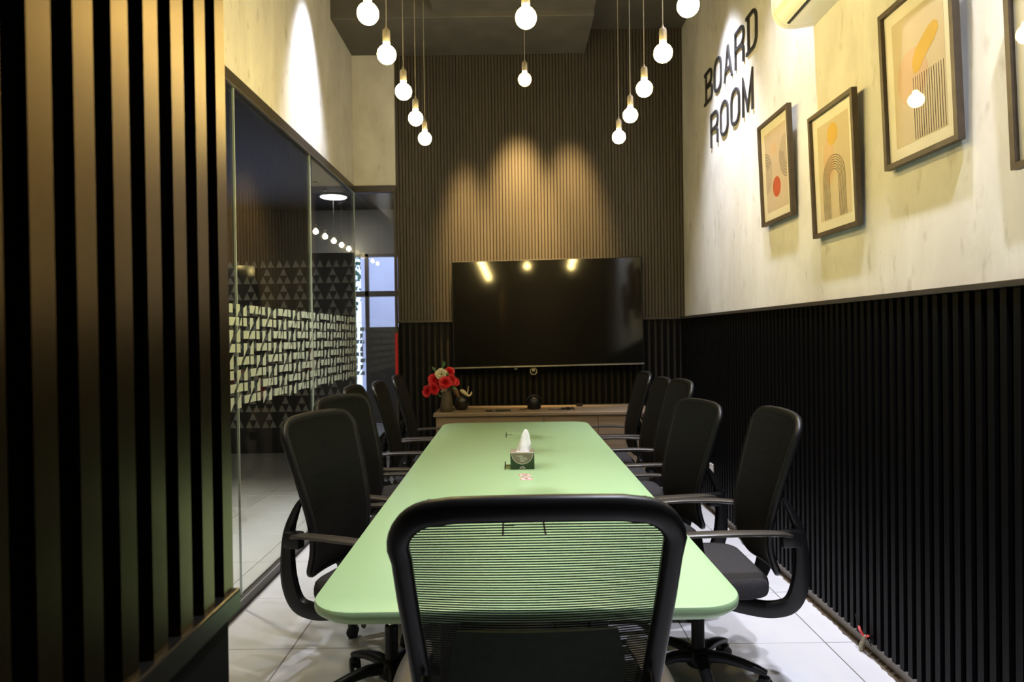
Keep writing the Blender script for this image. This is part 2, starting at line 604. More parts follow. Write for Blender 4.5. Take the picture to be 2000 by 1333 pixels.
MB().box(GX + 0.003, WX0 - 0.02, 6.172, 6.172 + GT, 0.055, H0 - 0.062).build('pane', 'glass', win)
for y in (3.533, 4.848):
    MB().box(GX - GT, GX + 0.001, y - 0.0028, y + 0.0028, 0.062, H0 - 0.068).build('pane_joint', 'glass_edge', win)
MB().box(GX - 0.006, GX + 0.003, 6.172, 6.181, 0.055, H0 - 0.062).build('pane_joint', 'glass_edge', win)


def film(name, ylo, yhi, z0, z1, place, parent=win):
    mb = MB()
    c = 0.45 / 5
    rows = 8
    rp = (z1 - z0) / rows

    def quad(p):
        q = [(min(max(a, ylo), yhi), min(max(b, z0), z1)) for a, b in p]
        if max(a for a, _ in q) - min(a for a, _ in q) < 0.006:
            return
        mb.add([place(a, b) for a, b in q], [tuple(range(len(q)))])
    ncol = int((yhi - ylo) / c) + 6
    for r in range(rows):
        zt = z1 - r * rp
        sh = (2 * r) % 5
        for j in range(-5, ncol):
            k = (j - sh) % 5
            y = ylo + (j + 0.06) * c
            rnd = random.Random(r * 131 + j * 17)
            if k == 0:      # split brick, two columns wide
                w, h = 1.78 * c, rp * 0.62
                d = rnd.choice((0.30, 0.40))
                flip = rnd.random() < 0.5
                quad([(y, zt), (y + w * 0.52, zt), (y + w * d, zt - h), (y, zt - h)])
                if flip:
                    quad([(y + w * 0.56, zt), (y + w * 0.78, zt), (y + w * 0.74, zt - h), (y + w * 0.5, zt - h)])
                    quad([(y + w * 0.97, zt), (y + w, zt), (y + w, zt - h), (y + w * 0.78, zt - h)])
                else:
                    quad([(y + w * 0.74, zt), (y + w, zt), (y + w, zt - h), (y + w * 0.48, zt - h)])
            elif k >= 2:
                w = c * 0.52
                if k == 3:
                    quad([(y, zt + rp * 0.02), (y + w, zt + rp * 0.02), (y + w, zt - rp * 0.40), (y, zt - rp * 1.02)])
                elif k == 2:
                    quad([(y, zt), (y + w, zt), (y + w, zt - rp * 0.66), (y, zt - rp * 0.66)])
                else:
                    quad([(y + w, zt + rp * 0.22), (y + w, zt - rp * 0.86), (y, zt - rp * 0.86), (y, zt - rp * 0.28)])
    o = mb.build(name, 'film_pale', parent)
    o['kind'] = 'stuff'
    return o


film('film_pattern', 2.34, 6.16, 1.03, 1.58, lambda a, b: (GX + 0.0015, a, b))

# soffit in front of the TV wall
sof = MB()
sof.box(GX, 0.67, 5.46, 6.2, 3.94, CZ)
struct(sof.build('ceiling_soffit', 'soffit_paint', bevel=0.006))
MB().box(-0.62, 0.67, 5.10, 5.46, 3.99, CZ).build('soffit_step', 'soffit_paint', bpy.data.objects['ceiling_soffit'], bevel=0.006)

# slatted screen close to the camera, left
screen = struct(box('wall_entry', 'backing_black', -0.56, -0.409, -1.2, 0.908, 0, CZ))
sl = MB().box(0, 0.029, 0, 0.0287, 1.066, CZ).mesh('slat', 'slat_screen')
for k in range(36):
    link('slat', sl, screen).location = (-0.409, 0.908 - 0.0287 - k * PITCH, 0)
MB().box(-0.409, -0.372, -1.2, 0.914, 1.036, 1.066).build('ledge', 'ledge_metal', screen, bevel=0.003)
MB().box(-0.409, -0.388, -1.2, 0.908, 0.0, 1.036).build('lower_panel', 'backing_black', screen)

# ------------------------------------------------------------------ lobby beyond the glass
fl = struct(box('floor_lobby', 'grout', -6.2, GX - 0.02, -0.2, 11.0, -0.06, -0.004))
tiles(fl, -5.4, GX - 0.04, 2.2, 10.9, 'tile_lobby')
struct(box('floor_passage', 'tile_lobby', GX - 0.02, 0.6, 6.40, 11.0, -0.06, 0.0))
LC = 3.45
struct(box('ceiling_lobby', 'lobby_ceiling', -6.2, GX - 0.12, -0.2, 11.1, LC, LC + 0.1))
struct(box('ceiling_passage', 'lobby_ceiling', GX - 0.12, 0.6, 6.36, 11.1, LC, LC + 0.1))
struct(box('wall_lobby_left', 'lobby_grey', -6.3, -6.2, -0.2, 11.1, 0, LC))
struct(box('wall_lobby_front', 'lobby_grey', -6.2, GX - 0.12, -0.3, -0.2, 0, LC))
struct(box('wall_passage_right', 'lobby_grey', 0.6, 0.7, 6.36, 11.1, 0, LC))
wl = MB()
wl.box(-6.2, 0.6, 11.0, 11.1, 2.74, LC)
wl.box(-1.80, 0.6, 11.0, 11.1, 0, 2.74)
wl = struct(wl.build('wall_lobby_far', 'lobby_grey'))
struct(box('wall_lobby_dark', 'lobby_dark', -6.2, -3.28, 10.90, 10.99, 2.74, LC))
# sloping bulkhead under the lobby ceiling
bk = MB().prism([(-1.70, LC), (-1.10, LC), (-1.10, 2.75)], 6.9, 7.02, 'Y')
struct(bk.build('ceiling_bulkhead', 'lobby_grey'))
# low dark wall with a print of grey triangles
tw = struct(box('wall_triangles', 'lobby_dark', -6.2, -1.95, 8.30, 8.42, 0, 2.43))
tp = MB()
G = 0.2
for r in range(11):
    zb = 2.26 - r * 0.195
    for k in range(22):
        x = -2.0 - k * G
        s = 0.083
        hh = 0.088
        for dx, dz in ((0, 0.097), (-s * 0.56, 0), (s * 0.56, 0)):
            if zb + dz + hh > 2.40 or zb < 0.05:
                continue
            tp.prism([(x + dx - s / 2, zb + dz), (x + dx + s / 2, zb + dz), (x + dx, zb + dz + hh)], 8.297, 8.30, 'Y')
o = tp.build('triangle_print', 'triangle_grey', tw)
o['kind'] = 'stuff'
# storefront at the end of the lobby
w2 = struct(empty('window_2'))
fr = MB()
for x in (-6.2, -4.6, -3.5, -2.37, -1.83):
    fr.box(x - 0.03, x + 0.03, 11.0, 11.06, 0, 2.74)
fr.box(-6.2, -1.80, 11.0, 11.06, 2.69, 2.74)
fr.box(-6.2, -1.80, 11.0, 11.06, 2.05, 2.14)
fr.build('window_frame', 'panel_taupe', w2)
MB().box(-6.17, -1.83, 11.02, 11.03, 0.05, 2.69).build('pane', 'glass', w2)
MB().box(-2.34, -1.86, 10.98, 11.02, 0.0, 1.56).build('lower_panel', 'panel_taupe', w2, bevel=0.004)
film('film_pattern', -3.4, -2.40, 0.75, 1.56, lambda a, b: (a, 11.018, b), w2)
struct(box('wall_outdoor', 'outdoor_white', -3.0, 0.5, 13.4, 13.5, -0.1, 6))
struct(box('ground_outdoor', 'outdoor_white', -9, 1, 11.1, 16, -0.15, -0.05))
# tree seen as a sliver through the storefront
tr = empty('street_tree', (-3.6, 14.5, -0.05))
MB().tube([(0, 0, 0), (0.05, 0, 1.2), (0, 0.05, 2.3)], [0.09, 0.07, 0.05], 8).build('trunk', 'frame_dark', tr, 40)
lv = MB()
rr = random.Random(3)
for k in range(420):
    a, b, c_ = rr.gauss(0, 0.36), rr.gauss(0, 0.36), 2.9 + rr.gauss(0, 0.45)
    t1 = Vector((rr.uniform(-1, 1), rr.uniform(-1, 1), rr.uniform(-1, 1))).normalized() * 0.11
    t2 = Vector((rr.uniform(-1, 1), rr.uniform(-1, 1), rr.uniform(-1, 1))).normalized() * 0.06
    p = Vector((a, b, c_))
    lv.add([p, p + t1 * 0.5 + t2, p + t1, p + t1 * 0.5 - t2], [(0, 1, 2, 3)])
lv.build('foliage', 'plant_green', tr)
tag(tr, 'small green tree outside the storefront window', 'tree')
# flush round ceiling lamp in the lobby
lamp = empty('round_ceiling_lamp', (-2.58, 9.85, LC))
MB().lathe([(0.20, 0.0), (0.20, -0.02), (0.185, -0.026)], n=28).build('lamp_rim', 'plate_white', lamp, 40)
MB().lathe([(0.183, -0.024), (0.175, -0.032), (0.02, -0.034)], n=28).build('diffuser', 'lamp_disc', lamp, 40)
tag(lamp, 'flat round white lamp on the lobby ceiling behind the glass', 'ceiling lamp', 'round lobby lamps')
for i, (x, y) in enumerate(((-3.0, 5.6), (-3.0, 2.4))):  # two lamp copies added out of view to brighten the lobby
    c = copy_tree(lamp)
    c.location = (x, y, LC)
    tag(c, 'added round lobby lamp, unseen above the frame, ' + ('beyond the middle of' if i == 0 else 'beyond the near end of') + ' the glass', 'ceiling lamp', 'round lobby lamps')

# ------------------------------------------------------------------ pendant bulbs
BZ = 2.65


def pendant_meshes(glow):
    R = 0.0420
    prof = [(0.001, -R)] + [(R * math.cos(math.radians(a)), R * math.sin(math.radians(a))) for a in range(-75, 61, 12)]
    prof += [(0.0165, 0.0405), (0.0150, 0.044), (0.0150, 0.055)]
    return (MB().lathe(prof, n=18).mesh('bulb', glow, 50),
            MB().lathe([(0.0165, 0.052), (0.0175, 0.056), (0.0175, 0.098), (0.015, 0.108), (0.006, 0.114), (0.004, 0.125)], n=16).mesh('socket', 'socket_metal', 40))


PB = pendant_meshes('bulb_glow')
PBD = pendant_meshes('bulb_glow_dim')
PBL = pendant_meshes('bulb_glow_lobby')


def pendant(x, y, z, top, label, group, meshes=PB, k=1.0):
    e = empty('pendant_bulb', (x, y, z))
    s = link('socket', meshes[1], e)
    b = link('bulb', meshes[0], e)
    s.scale = b.scale = (k, k, k)
    MB().tube([(0, 0, 0.11 * k), (0.001, 0, (top - z) * 0.5), (0, 0, top - z)], 0.0022, 6).build('cord', 'cord_grey', e)
    MB().lathe([(0.03, top - z - 0.018), (0.03, top - z)], n=14).build('ceiling_cup', 'socket_metal', e, 40)
    tag(e, label, 'pendant lamp', group)
    return e


ORD = ['nearest the TV wall', 'second from the TV wall', 'third from the TV wall', 'fourth from the TV wall', 'fifth from the TV wall',
       'sixth from the TV wall', 'seventh from the TV wall']
for i, y in enumerate([4.32, 3.92, 3.49, 3.03, 2.645, 2.22, 1.80]):
    pendant(-0.549, y, BZ, CZ, 'glowing globe pendant bulb, ' + ORD[i] + ' in the left row', 'globe pendant bulbs')
for i, y in enumerate([4.35, 3.92, 3.50, 3.06, 2.62]):
    pendant(0.68, y, BZ, CZ, 'glowing globe pendant bulb, ' + ORD[i] + ' in the right row', 'globe pendant bulbs')
pendant(0.062, 2.70, BZ, CZ, 'glowing globe pendant bulb alone in the middle, the bigger and nearer one', 'globe pendant bulbs')
pendant(0.082, 4.10, 2.93, CZ, 'dimmer amber globe pendant bulb in the middle, in front of the TV wall', 'globe pendant bulbs', PBD, 0.95)
LORD = ['leftmost', 'second from the left', 'middle one', 'second from the right', 'rightmost']
for i in range(5):
    y = 9.0 + i * 0.45
    pendant(-2.60 - 0.0 * i, y, 2.80, LC, 'small pendant bulb in the lobby behind the glass, ' + LORD[i] + ' of five', 'lobby pendant bulbs', PBL, 0.8)

# ------------------------------------------------------------------ conference table
TZ = 0.75
table = empty('conference_table', (0.010, 3.35, 0), 0.007)
L2, W2 = 1.742, 0.532
poly = rrect(-W2, W2, -L2, L2, 0.115, 10)
rings = []
for off, z in ((0.012, TZ - 0.034), (0.002, TZ - 0.024), (0.0, TZ - 0.018), (0.0, TZ - 0.006), (0.002, TZ - 0.0015), (0.006, TZ)):
    rings.append([(x * (1 - off / W2), y * (1 - off / L2), z) for x, y in poly])
MB().ring_stack(rings).build('table_top', 'table_green', table, 35)
for y in (-1.15, 0.0, 1.15):
    for x in (-0.24, 0.24):
        MB().box(x - 0.03, x + 0.03, y - 0.03, y + 0.03, 0.02, TZ - 0.036).build('leg', 'black_metal', table, bevel=0.004)
        MB().box(x - 0.05, x + 0.05, y - 0.05, y + 0.05, 0.0, 0.02).build('foot_plate', 'black_metal', table, bevel=0.004)
    MB().box(-0.40, 0.40, y - 0.025, y + 0.025, TZ - 0.085, TZ - 0.036).build('cross_beam', 'black_metal', table, bevel=0.004)
for x in (-0.2, 0.2):
    MB().box(x - 0.02, x + 0.02, -1.5, 1.5, TZ - 0.075, TZ - 0.036).build('long_beam', 'black_metal', table, bevel=0.004)
# flush cable lids with dark gaps
for y in (-1.03, 0.05, 1.09):
    lid = MB().box(-0.062, 0.072, y - 0.105, y + 0.105, TZ - 0.003, TZ + 0.0006).build('cable_lid', 'table_green', table)
    for x in (-0.0645, 0.0745):
        MB().box(x - 0.0030, x + 0.0030, y - 0.105, y + 0.105, TZ - 0.001, TZ + 0.0007).build('lid_gap', 'black_metal', lid)
    MB().box(-0.06, -0.026, y - 0.006, y + 0.014, TZ - 0.001, TZ + 0.0009).build('finger_slot', 'black_metal', lid)
tag(table, 'long pale green conference table with rounded corners', 'table')

# tissue box
tb = empty('tissue_box', (0.030, 3.345, TZ + 0.0006))
bw, bd, bh = 0.058, 0.055, 0.080
MB().box(-bw, bw, -bd, bd, 0, bh).build('carton', 'box_green', tb, bevel=0.0015)
MB().box(-bw + 0.001, bw - 0.001, -bd + 0.001, bd - 0.001, bh, bh + 0.0006).build('carton_top', 'box_brown', tb)
MB().box(-bw, bw, -bd - 0.0006, -bd + 0.003, bh - 0.001, bh + 0.001).build('edge_stripe', 'box_print', tb)
arcp = arc(0, bh - 0.002, 0.052, 180, 360, 24)
MB().prism(arcp, -bd - 0.0007, -bd, 'Y').build('front_medallion', 'box_taupe', tb)
mb = MB()
L_, R_ = ribbon_poly(arc(0, bh - 0.002, 0.052, 182, 358, 30), 0.0018)
mb.ring_stack([[(l.x, -bd - 0.0007, l.y), (r.x, -bd - 0.0007, r.y), (r.x, -bd - 0.0011, r.y), (l.x, -bd - 0.0011, l.y)] for l, r in zip(L_, R_)])
L_, R_ = ribbon_poly(arc(0, 0.001, 0.0135, 2, 178, 16), 0.0016)
mb.ring_stack([[(l.x, -bd - 0.0007, l.y), (r.x, -bd - 0.0007, r.y), (r.x, -bd - 0.0011, r.y), (l.x, -bd - 0.0011, l.y)] for l, r in zip(L_, R_)])
mb.build('gold_ring', 'box_print', tb)
MB().prism(arc(0, 0.001, 0.0125, 0, 180, 14), -bd - 0.0008, -bd, 'Y').build('small_emblem', 'box_taupe', tb)


def flat_text(txt, size, name, m, parent, M, align='CENTER', extrude=0.0004):
    cu = bpy.data.curves.new(name, 'FONT')
    cu.body = txt
    cu.size = size
    cu.align_x = align
    cu.extrude = extrude
    tmp = bpy.data.objects.new('tmp_text', cu)
    COL.objects.link(tmp)
    me = bpy.data.meshes.new_from_object(tmp.evaluated_get(bpy.context.evaluated_depsgraph_get()))
    bpy.data.objects.remove(tmp)
    me.transform(M)
    me.materials.clear()
    me.materials.append(MATS[m])
    return link(name, me, parent)


RXY = Matrix.Rotation(math.pi / 2, 4, 'X')
flat_text('rose', 0.017, 'lettering', 'box_print', tb, Matrix.Translation((-0.012, -bd - 0.0010, bh - 0.020)) @ RXY @ Matrix.Shear('XZ', 4, (0, 0)))
flat_text('PETAL', 0.014, 'lettering', 'box_print', tb, Matrix.Translation((0.006, -bd - 0.0010, bh - 0.033)) @ RXY)
MB().box(-0.012, 0.012, -bd - 0.0011, -bd, bh - 0.0405, bh - 0.037).build('caption_bar', 'box_print', tb)
# opening and the pulled-up tissue
MB().prism(rrect(-0.028, 0.034, -0.03, 0.025, 0.012, 4), bh + 0.0005, bh + 0.0013).build('opening_film', 'tissue_white', tb)
ts = MB()
rings = []
NT = 18
for z, wx, wy, cx, cy in ((0.0, 0.030, 0.020, 0.004, 0.0), (0.018, 0.030, 0.018, 0.006, 0), (0.036, 0.030, 0.015, 0.012, 0.002),
                          (0.056, 0.023, 0.012, 0.013, 0.004), (0.076, 0.017, 0.009, 0.0165, 0.004), (0.094, 0.010, 0.006, 0.019, 0.005), (0.102, 0.006, 0.003, 0.019, 0.005)):
    ring = []
    for k in range(NT):
        a = 2 * math.pi * k / NT
        f = 1 + 0.22 * math.sin(3 * a + z * 30) + 0.12 * math.sin(5 * a - z * 50)
        ring.append((cx + wx * f * math.cos(a), cy + wy * f * math.sin(a), bh + z + 0.004 * math.sin(4 * a)))
    rings.append(ring)
ts.ring_stack(rings)
ts.build('tissue', 'tissue_white', tb, 60)
tag(tb, 'dark green tissue box with white tissue pulled up on the green table', 'tissue box')


def sticker(x, y, label, kind):
    e = empty('prohibition_sticker', (x, y, TZ + 0.0002))
    R = 0.030
    MB().prism([(R * math.cos(a * math.pi / 16), R * math.sin(a * math.pi / 16)) for a in range(32)], 0, 0.0008).build('disc', 'sticker_white', e)
    mb = MB()
    stroke(mb, [(R * 0.9 * math.cos(a * math.pi / 16), R * 0.9 * math.sin(a * math.pi / 16)) for a in range(32)], 0.0034, 0.0006, 0.0014, True)
    stroke(mb, [(-R * 0.6, R * 0.6), (R * 0.6, -R * 0.6)], 0.004, 0.0006, 0.0014)
    mb.build('red_ring', 'sticker_red', e)
    mb = MB()
    if kind == 0:
        mb.box(-0.016, 0.010, -0.012, -0.004, 0.0006, 0.0012)
        mb.box(-0.004, 0.014, 0.004, 0.013, 0.0006, 0.0012)
    else:
        mb.box(-0.006, 0.006, -0.010, 0.012, 0.0006, 0.0012)
    mb.build('pictogram', 'sticker_dark', e)
    tag(e, label, 'sticker', 'round stickers on the table')


sticker(0.040, 3.155, 'round white red-ringed sticker on the table, right in front of the tissue box', 0)
sticker(0.045, 3.075, 'round white red-ringed sticker on the table, the one farther from the tissue box', 1)

# ------------------------------------------------------------------ office chair (faces +Y, origin on the floor under the gas lift)
ZS = [0.42, 0.50, 0.57, 0.64, 0.72, 0.80, 0.95, 1.06, 1.125]
YS = [-0.305, -0.268, -0.240, -0.228, -0.233, -0.250, -0.290, -0.320, -0.340]


def back_y(z):
    # small smoothing of the side profile
    return sum(interp(z + d, ZS, YS) for d in (-0.03, -0.015, 0, 0.015, 0.03)) / 5


def back_hw(z):
    return interp(z, [0.42, 0.50, 0.65, 0.80, 0.95, 1.12], [0.175, 0.183, 0.200, 0.217, 0.233, 0.246])


def on_back(x, z):
    hw = max(back_hw(z), 0.1)
    u = x / hw
    return Vector((x, back_y(z) + 0.030 * (u * u - 1) + 0.012, z - 0.012 * u * u * max(0, (z - 0.9) / 0.22)))


def make_chair():
    ch = empty('office_chair')
    # back frame: closed loop
    zt, zb, rc = 1.112, 0.50, 0.062
    loop = []
    hw = lambda z: back_hw(z) - 0.017
    N = 22
    for i in range(N + 1):
        z = zb + 0.05 + (zt - rc - zb - 0.05) * i / N
        loop.append((hw(z), z))
    for i in range(1, 9):
        a = math.radians(90 * i / 8)
        loop.append((hw(zt - rc) + 0.003 - rc + rc * math.cos(a), zt - rc + rc * math.sin(a)))
    for i in range(1, 12):
        x = (hw(zt - rc) - rc) * (1 - 2 * i / 12)
        loop.append((x, zt + 0.003))
    for i in range(0, 9):
        a = math.radians(90 + 90 * i / 8)
        loop.append((-(hw(zt - rc) + 0.003 - rc) + rc * math.cos(a), zt - rc + rc * math.sin(a)))
    for i in range(1, N + 1):
        z = zt - rc - (zt - rc - zb - 0.05) * i / N
        loop.append((-hw(z), z))
    for i in range(1, 7):
        a = math.radians(180 + 90 * i / 6)
        loop.append((-hw(zb + 0.05) + 0.05 + 0.05 * math.cos(a), zb + 0.05 + 0.05 * math.sin(a)))
    for i in range(1, 10):
        x = -(hw(zb + 0.05) - 0.05) * (1 - 2 * i / 10)
        loop.append((x, zb))
    for i in range(0, 6):
        a = math.radians(270 + 90 * i / 6)
        loop.append((hw(zb + 0.05) - 0.05 + 0.05 * math.cos(a), zb + 0.05 + 0.05 * math.sin(a)))
    pts = [on_back(x, z) for x, z in loop]
    ws = [0.034 + 0.008 * min(1, max(0, (z - 1.03) / 0.07)) for x, z in loop]
    mb = MB()
    mb.sweep(pts, (0, 1, 0), 0.026, ws, closed=True, n=12, power=2.8)
    mb.build('back_frame', 'black_plastic', ch, 50)
    # woven mesh: single horizontal strands
    mb = MB()
    z = zb + 0.012
    seg = 12
    while z < zt + 0.019:
        h = hw(z) + 0.013
        if z > zt - rc:
            d = (z - (zt - rc)) / (rc + 0.02)
            h = hw(zt - rc) - rc + (rc + 0.014) * math.sqrt(max(0, 1 - d * d))
        row = []
        for i in range(seg + 1):
            x = -h + 2 * h * i / seg
            p = on_back(x, z) + Vector((0, 0.0135, 0))
            row.append(p)
        vs = [p + Vector((0, 0, -0.00125)) for p in row] + [p + Vector((0, 0, 0.00125)) for p in row]
        mb.add(vs, [(i, i + 1, seg + 2 + i, seg + 1 + i) for i in range(seg)])
        z += 0.00465
    # depth of the weave: thin upright yarns running front to back
    nf, sg = 170, 16
    for k in range(nf):
        u = -0.985 + 1.97 * k / (nf - 1)
        rail = []
        for i in range(sg + 1):
            z = zb + 0.014 + (zt - 0.016 - zb) * i / sg
            h = hw(z)
            if z > zt - rc and abs(u) * h > h - rc:
                q = (abs(u) * h - (h - rc)) / rc
                z = min(z, zt - rc + rc * math.sqrt(max(0, 1 - q * q)))
            rail.append(on_back(u * h, z))
        vs = [p + Vector((0, 0.0130, 0)) for p in rail] + [p + Vector((0, 0.0105, 0)) for p in rail]
        mb.add(vs, [(i, i + 1, sg + 2 + i, sg + 1 + i) for i in range(sg)])
    o = mb.build('back_mesh', 'mesh_fabric', ch)
    o['kind'] = 'stuff'
    # lumbar pad in front of the mesh
    mb = MB()
    rings = []
    for i in range(9):
        z = 0.60 + 0.295 * i / 8
        k = 0.82 + 0.18 * math.sin(math.pi * (i + 0.6) / 9.2)
        hwz = 0.158 * k
        ring = []
        for x in (-1, -0.6, -0.2, 0.2, 0.6, 1):
            p = on_back(x * hwz, z)
            ring.append(p + Vector((0, 0.001, 0)))
        for x in (1, 0.6, 0.2, -0.2, -0.6, -1):
            p = on_back(x * hwz, z)
            ring.append(p + Vector((0, 0.011 if abs(x) < 0.9 else 0.006, 0)))
        rings.append(ring)
    mb.ring_stack(rings)
    mb.build('lumbar_pad', 'lumbar_fabric', ch, 60)
    # rear supports: from behind the back, down and forward under the seat
    for s in (-1, 1):
        path = smooth_path([(s * 0.188, -0.268, 0.815), (s * 0.187, -0.300, 0.76), (s * 0.184, -0.336, 0.66), (s * 0.180, -0.342, 0.50),
                            (s * 0.170, -0.315, 0.395), (s * 0.158, -0.255, 0.362), (s * 0.145, -0.17, 0.365), (s * 0.12, -0.03, 0.395)], 5)
        m = len(path)
        mb = MB()
        mb.sweep(path, (1, 0, 0), [0.016 + 0.026 * min(1, i / (m * 0.40)) for i in range(m)],
                 [0.012 + 0.056 * min(1, i / (m * 0.45)) for i in range(m)], n=10, power=3)
        mb.build('back_support', 'black_plastic', ch, 50)
    # armrests
    for s in (-1, 1):
        path = smooth_path([(s * 0.212, -0.300, 0.668), (s * 0.236, -0.24, 0.683), (s * 0.252, -0.12, 0.690), (s * 0.254, 0.02, 0.689), (s * 0.243, 0.16, 0.680)], 5)
        m = len(path)
        mb = MB()
        mb.sweep(path, (1, 0, 0), [interp(i / (m - 1), [0, 0.2, 0.6, 0.92, 1], [0.030, 0.046, 0.058, 0.056, 0.03]) for i in range(m)], 0.018, n=12, power=3)
        arm = mb.build('armrest', 'arm_plastic', ch, 50)
        path = smooth_path([(s * 0.243, 0.065, 0.672), (s * 0.262, 0.060, 0.60), (s * 0.262, 0.03, 0.52), (s * 0.235, 0.0, 0.445), (s * 0.15, -0.01, 0.415)], 5)
        m = len(path)
        mb = MB()
        mb.sweep(path, (0, 1, 0), [interp(i / (m - 1), [0, 0.5, 1], [0.040, 0.052, 0.06]) for i in range(m)], 0.022, n=10, power=3)
        mb.build('arm_post', 'black_plastic', arm, 50)
        MB().box(s * 0.213 - 0.022, s * 0.213 + 0.022, -0.325, -0.255, 0.625, 0.690).build('arm_bracket', 'black_plastic', arm, smooth=40, bevel=0.008)
    # seat
    mb = MB()
    rings = []
    pol = rrect(-0.245, 0.245, -0.235, 0.235, 0.09, 7)
    for k, z in ((0.93, 0.428), (0.985, 0.436), (1.0, 0.452), (1.0, 0.474), (0.985, 0.492), (0.94, 0.503), (0.82, 0.508), (0.4, 0.507)):
        rings.append([(x * k, y * k + 0.01, z - 0.028 * max(0, (y * k - 0.11) / 0.125) ** 2) for x, y in pol])
    mb.ring_stack(rings)
    mb.build('seat', 'seat_fabric', ch, 50)
    MB().box(-0.15, 0.15, -0.17, 0.14, 0.392, 0.432).build('seat_mechanism', 'black_plastic', ch, smooth=40, bevel=0.012)
    # gas lift and base
    gl = MB().lathe([(0.030, 0.075), (0.030, 0.085), (0.026, 0.09), (0.026, 0.27), (0.024, 0.275)], n=18).build('gas_lift', 'black_plastic', ch, 40)
    MB().lathe([(0.014, 0.27), (0.014, 0.395)], n=14).build('piston', 'chrome', gl, 40)
    MB().lathe([(0.045, 0.068), (0.052, 0.078), (0.052, 0.115), (0.040, 0.135), (0.030, 0.14)], n=20).build('base_hub', 'black_plastic', ch, 40)
    for k in range(5):
        a = math.radians(90 + 72 * k + 14)
        ca, sa = math.cos(a), math.sin(a)
        mb = MB()
        path = [(r * ca, r * sa, z) for r, z in ((0.04, 0.108), (0.10, 0.112), (0.165, 0.102), (0.225, 0.086), (0.258, 0.074))]
        mb.sweep(path, (-sa, ca, 0), [0.052, 0.048, 0.044, 0.040, 0.032], [0.046, 0.038, 0.032, 0.028, 0.022], n=10, power=3)
        leg = mb.build('leg', 'black_plastic', ch, 50)
        cx, cy = 0.250 * ca, 0.250 * sa
        mb = MB()
        b = a + 1.1
        ux, uy = math.cos(b), math.sin(b)
        for off in (-0.014, 0.014):
            rings = []
            for r, t in ((0.016, -0.009), (0.027, -0.007), (0.027, 0.007), (0.016, 0.009)):
                rings.append([(cx + ux * (off + t) - uy * r * math.cos(q), cy + uy * (off + t) + ux * r * math.cos(q), 0.027 + r * math.sin(q))
                              for q in [2 * math.pi * j / 14 for j in range(14)]])
            mb.ring_stack(rings)
        mb.lathe([(0.008, 0.02), (0.008, 0.075)], (cx, cy, 0), 8)
        cap = [(cx + dx * 0.022, cy + dy * 0.022) for dx, dy in [(math.cos(q * 0.5236), math.sin(q * 0.5236)) for q in range(12)]]
        mb.prism(cap, 0.044, 0.058)
        mb.build('caster', 'black_plastic', leg, 40)
    # tilt lever
    MB().tube(smooth_path([(0.13, 0.04, 0.405), (0.22, 0.045, 0.40), (0.275, 0.05, 0.392)], 3), [0.006] * 6 + [0.010], 8).build('tilt_lever', 'black_plastic', ch, 50)
    return ch


proto = make_chair()
chairs = [
    # x, y, rotz(deg), z scale, label
    (0.027, 1.42, 1.0, 1.012, 'black mesh office chair at the near head of the table, back to camera'),
    (0.722, 2.74, 90.0, 0.962, 'black mesh office chair on the right side, nearest the camera'),
    (0.598, 3.35, 102.0, 0.938, 'black mesh office chair on the right side, second from the camera'),
    (0.630, 3.93, 92.0, 0.998, 'black mesh office chair on the right side, third from the camera'),
    (0.640, 4.49, 90.0, 0.978, 'black mesh office chair on the right side, fourth from the camera'),
    (0.630, 5.065, 90.0, 0.984, 'black mesh office chair on the right side, nearest the wooden cabinet'),
    (-0.500, 2.675, -110.0, 0.968, 'black mesh office chair on the glass side, nearest the camera'),
    (-0.560, 3.305, -109.0, 0.980, 'black mesh office chair on the glass side, second from the camera'),
    (-0.600, 3.925, -90.0, 0.99, 'black mesh office chair on the glass side, third from the camera'),
    (-0.570, 4.51, -88.0, 0.975, 'black mesh office chair on the glass side, fourth from the camera'),
    (-0.545, 5.09, -88.0, 0.98, 'black mesh office chair on the glass side, nearest the flower vase'),
]
for i, (x, y, rz, sz, lab) in enumerate(chairs):
    c = proto if i == 0 else copy_tree(proto)
    c.location = (x, y, 0)
    c.rotation_euler = (0, 0, math.radians(rz))
    c.scale = (1, 1, sz)
    tag(c, lab, 'chair', 'mesh office chairs around the table')

# ------------------------------------------------------------------ credenza under the TV
cr = empty('credenza', (0, 0, 0))
CX0, CX1, CY0, CY1, CH = -0.655, 1.12, 5.60, 6.185, 0.765
MB().box(CX0, CX1, CY0 + 0.02, CY1, 0.07, CH - 0.03).build('body', 'credenza_wood', cr)
MB().box(CX0 - 0.02, CX1 + 0.02, CY0 - 0.015, CY1, CH - 0.03, CH).build('top_panel', 'credenza_wood', cr, bevel=0.006)
MB().box(CX0 + 0.03, CX1 - 0.03, CY0 + 0.05, CY1, 0, 0.07).build('plinth', 'frame_dark', cr)
dw = (CX1 - CX0) / 4
for k in range(4):
    x = CX0 + k * dw
    MB().box(x + 0.002, x + dw - 0.002, CY0, CY0 + 0.02, CH - 0.19, CH - 0.034).build('drawer', 'credenza_wood', cr, bevel=0.0015)
    MB().box(x + 0.002, x + dw - 0.002, CY0, CY0 + 0.02, 0.075, CH - 0.195).build('door', 'credenza_wood', cr, bevel=0.0015)
tag(cr, 'low light wood cabinet under the television', 'cabinet')

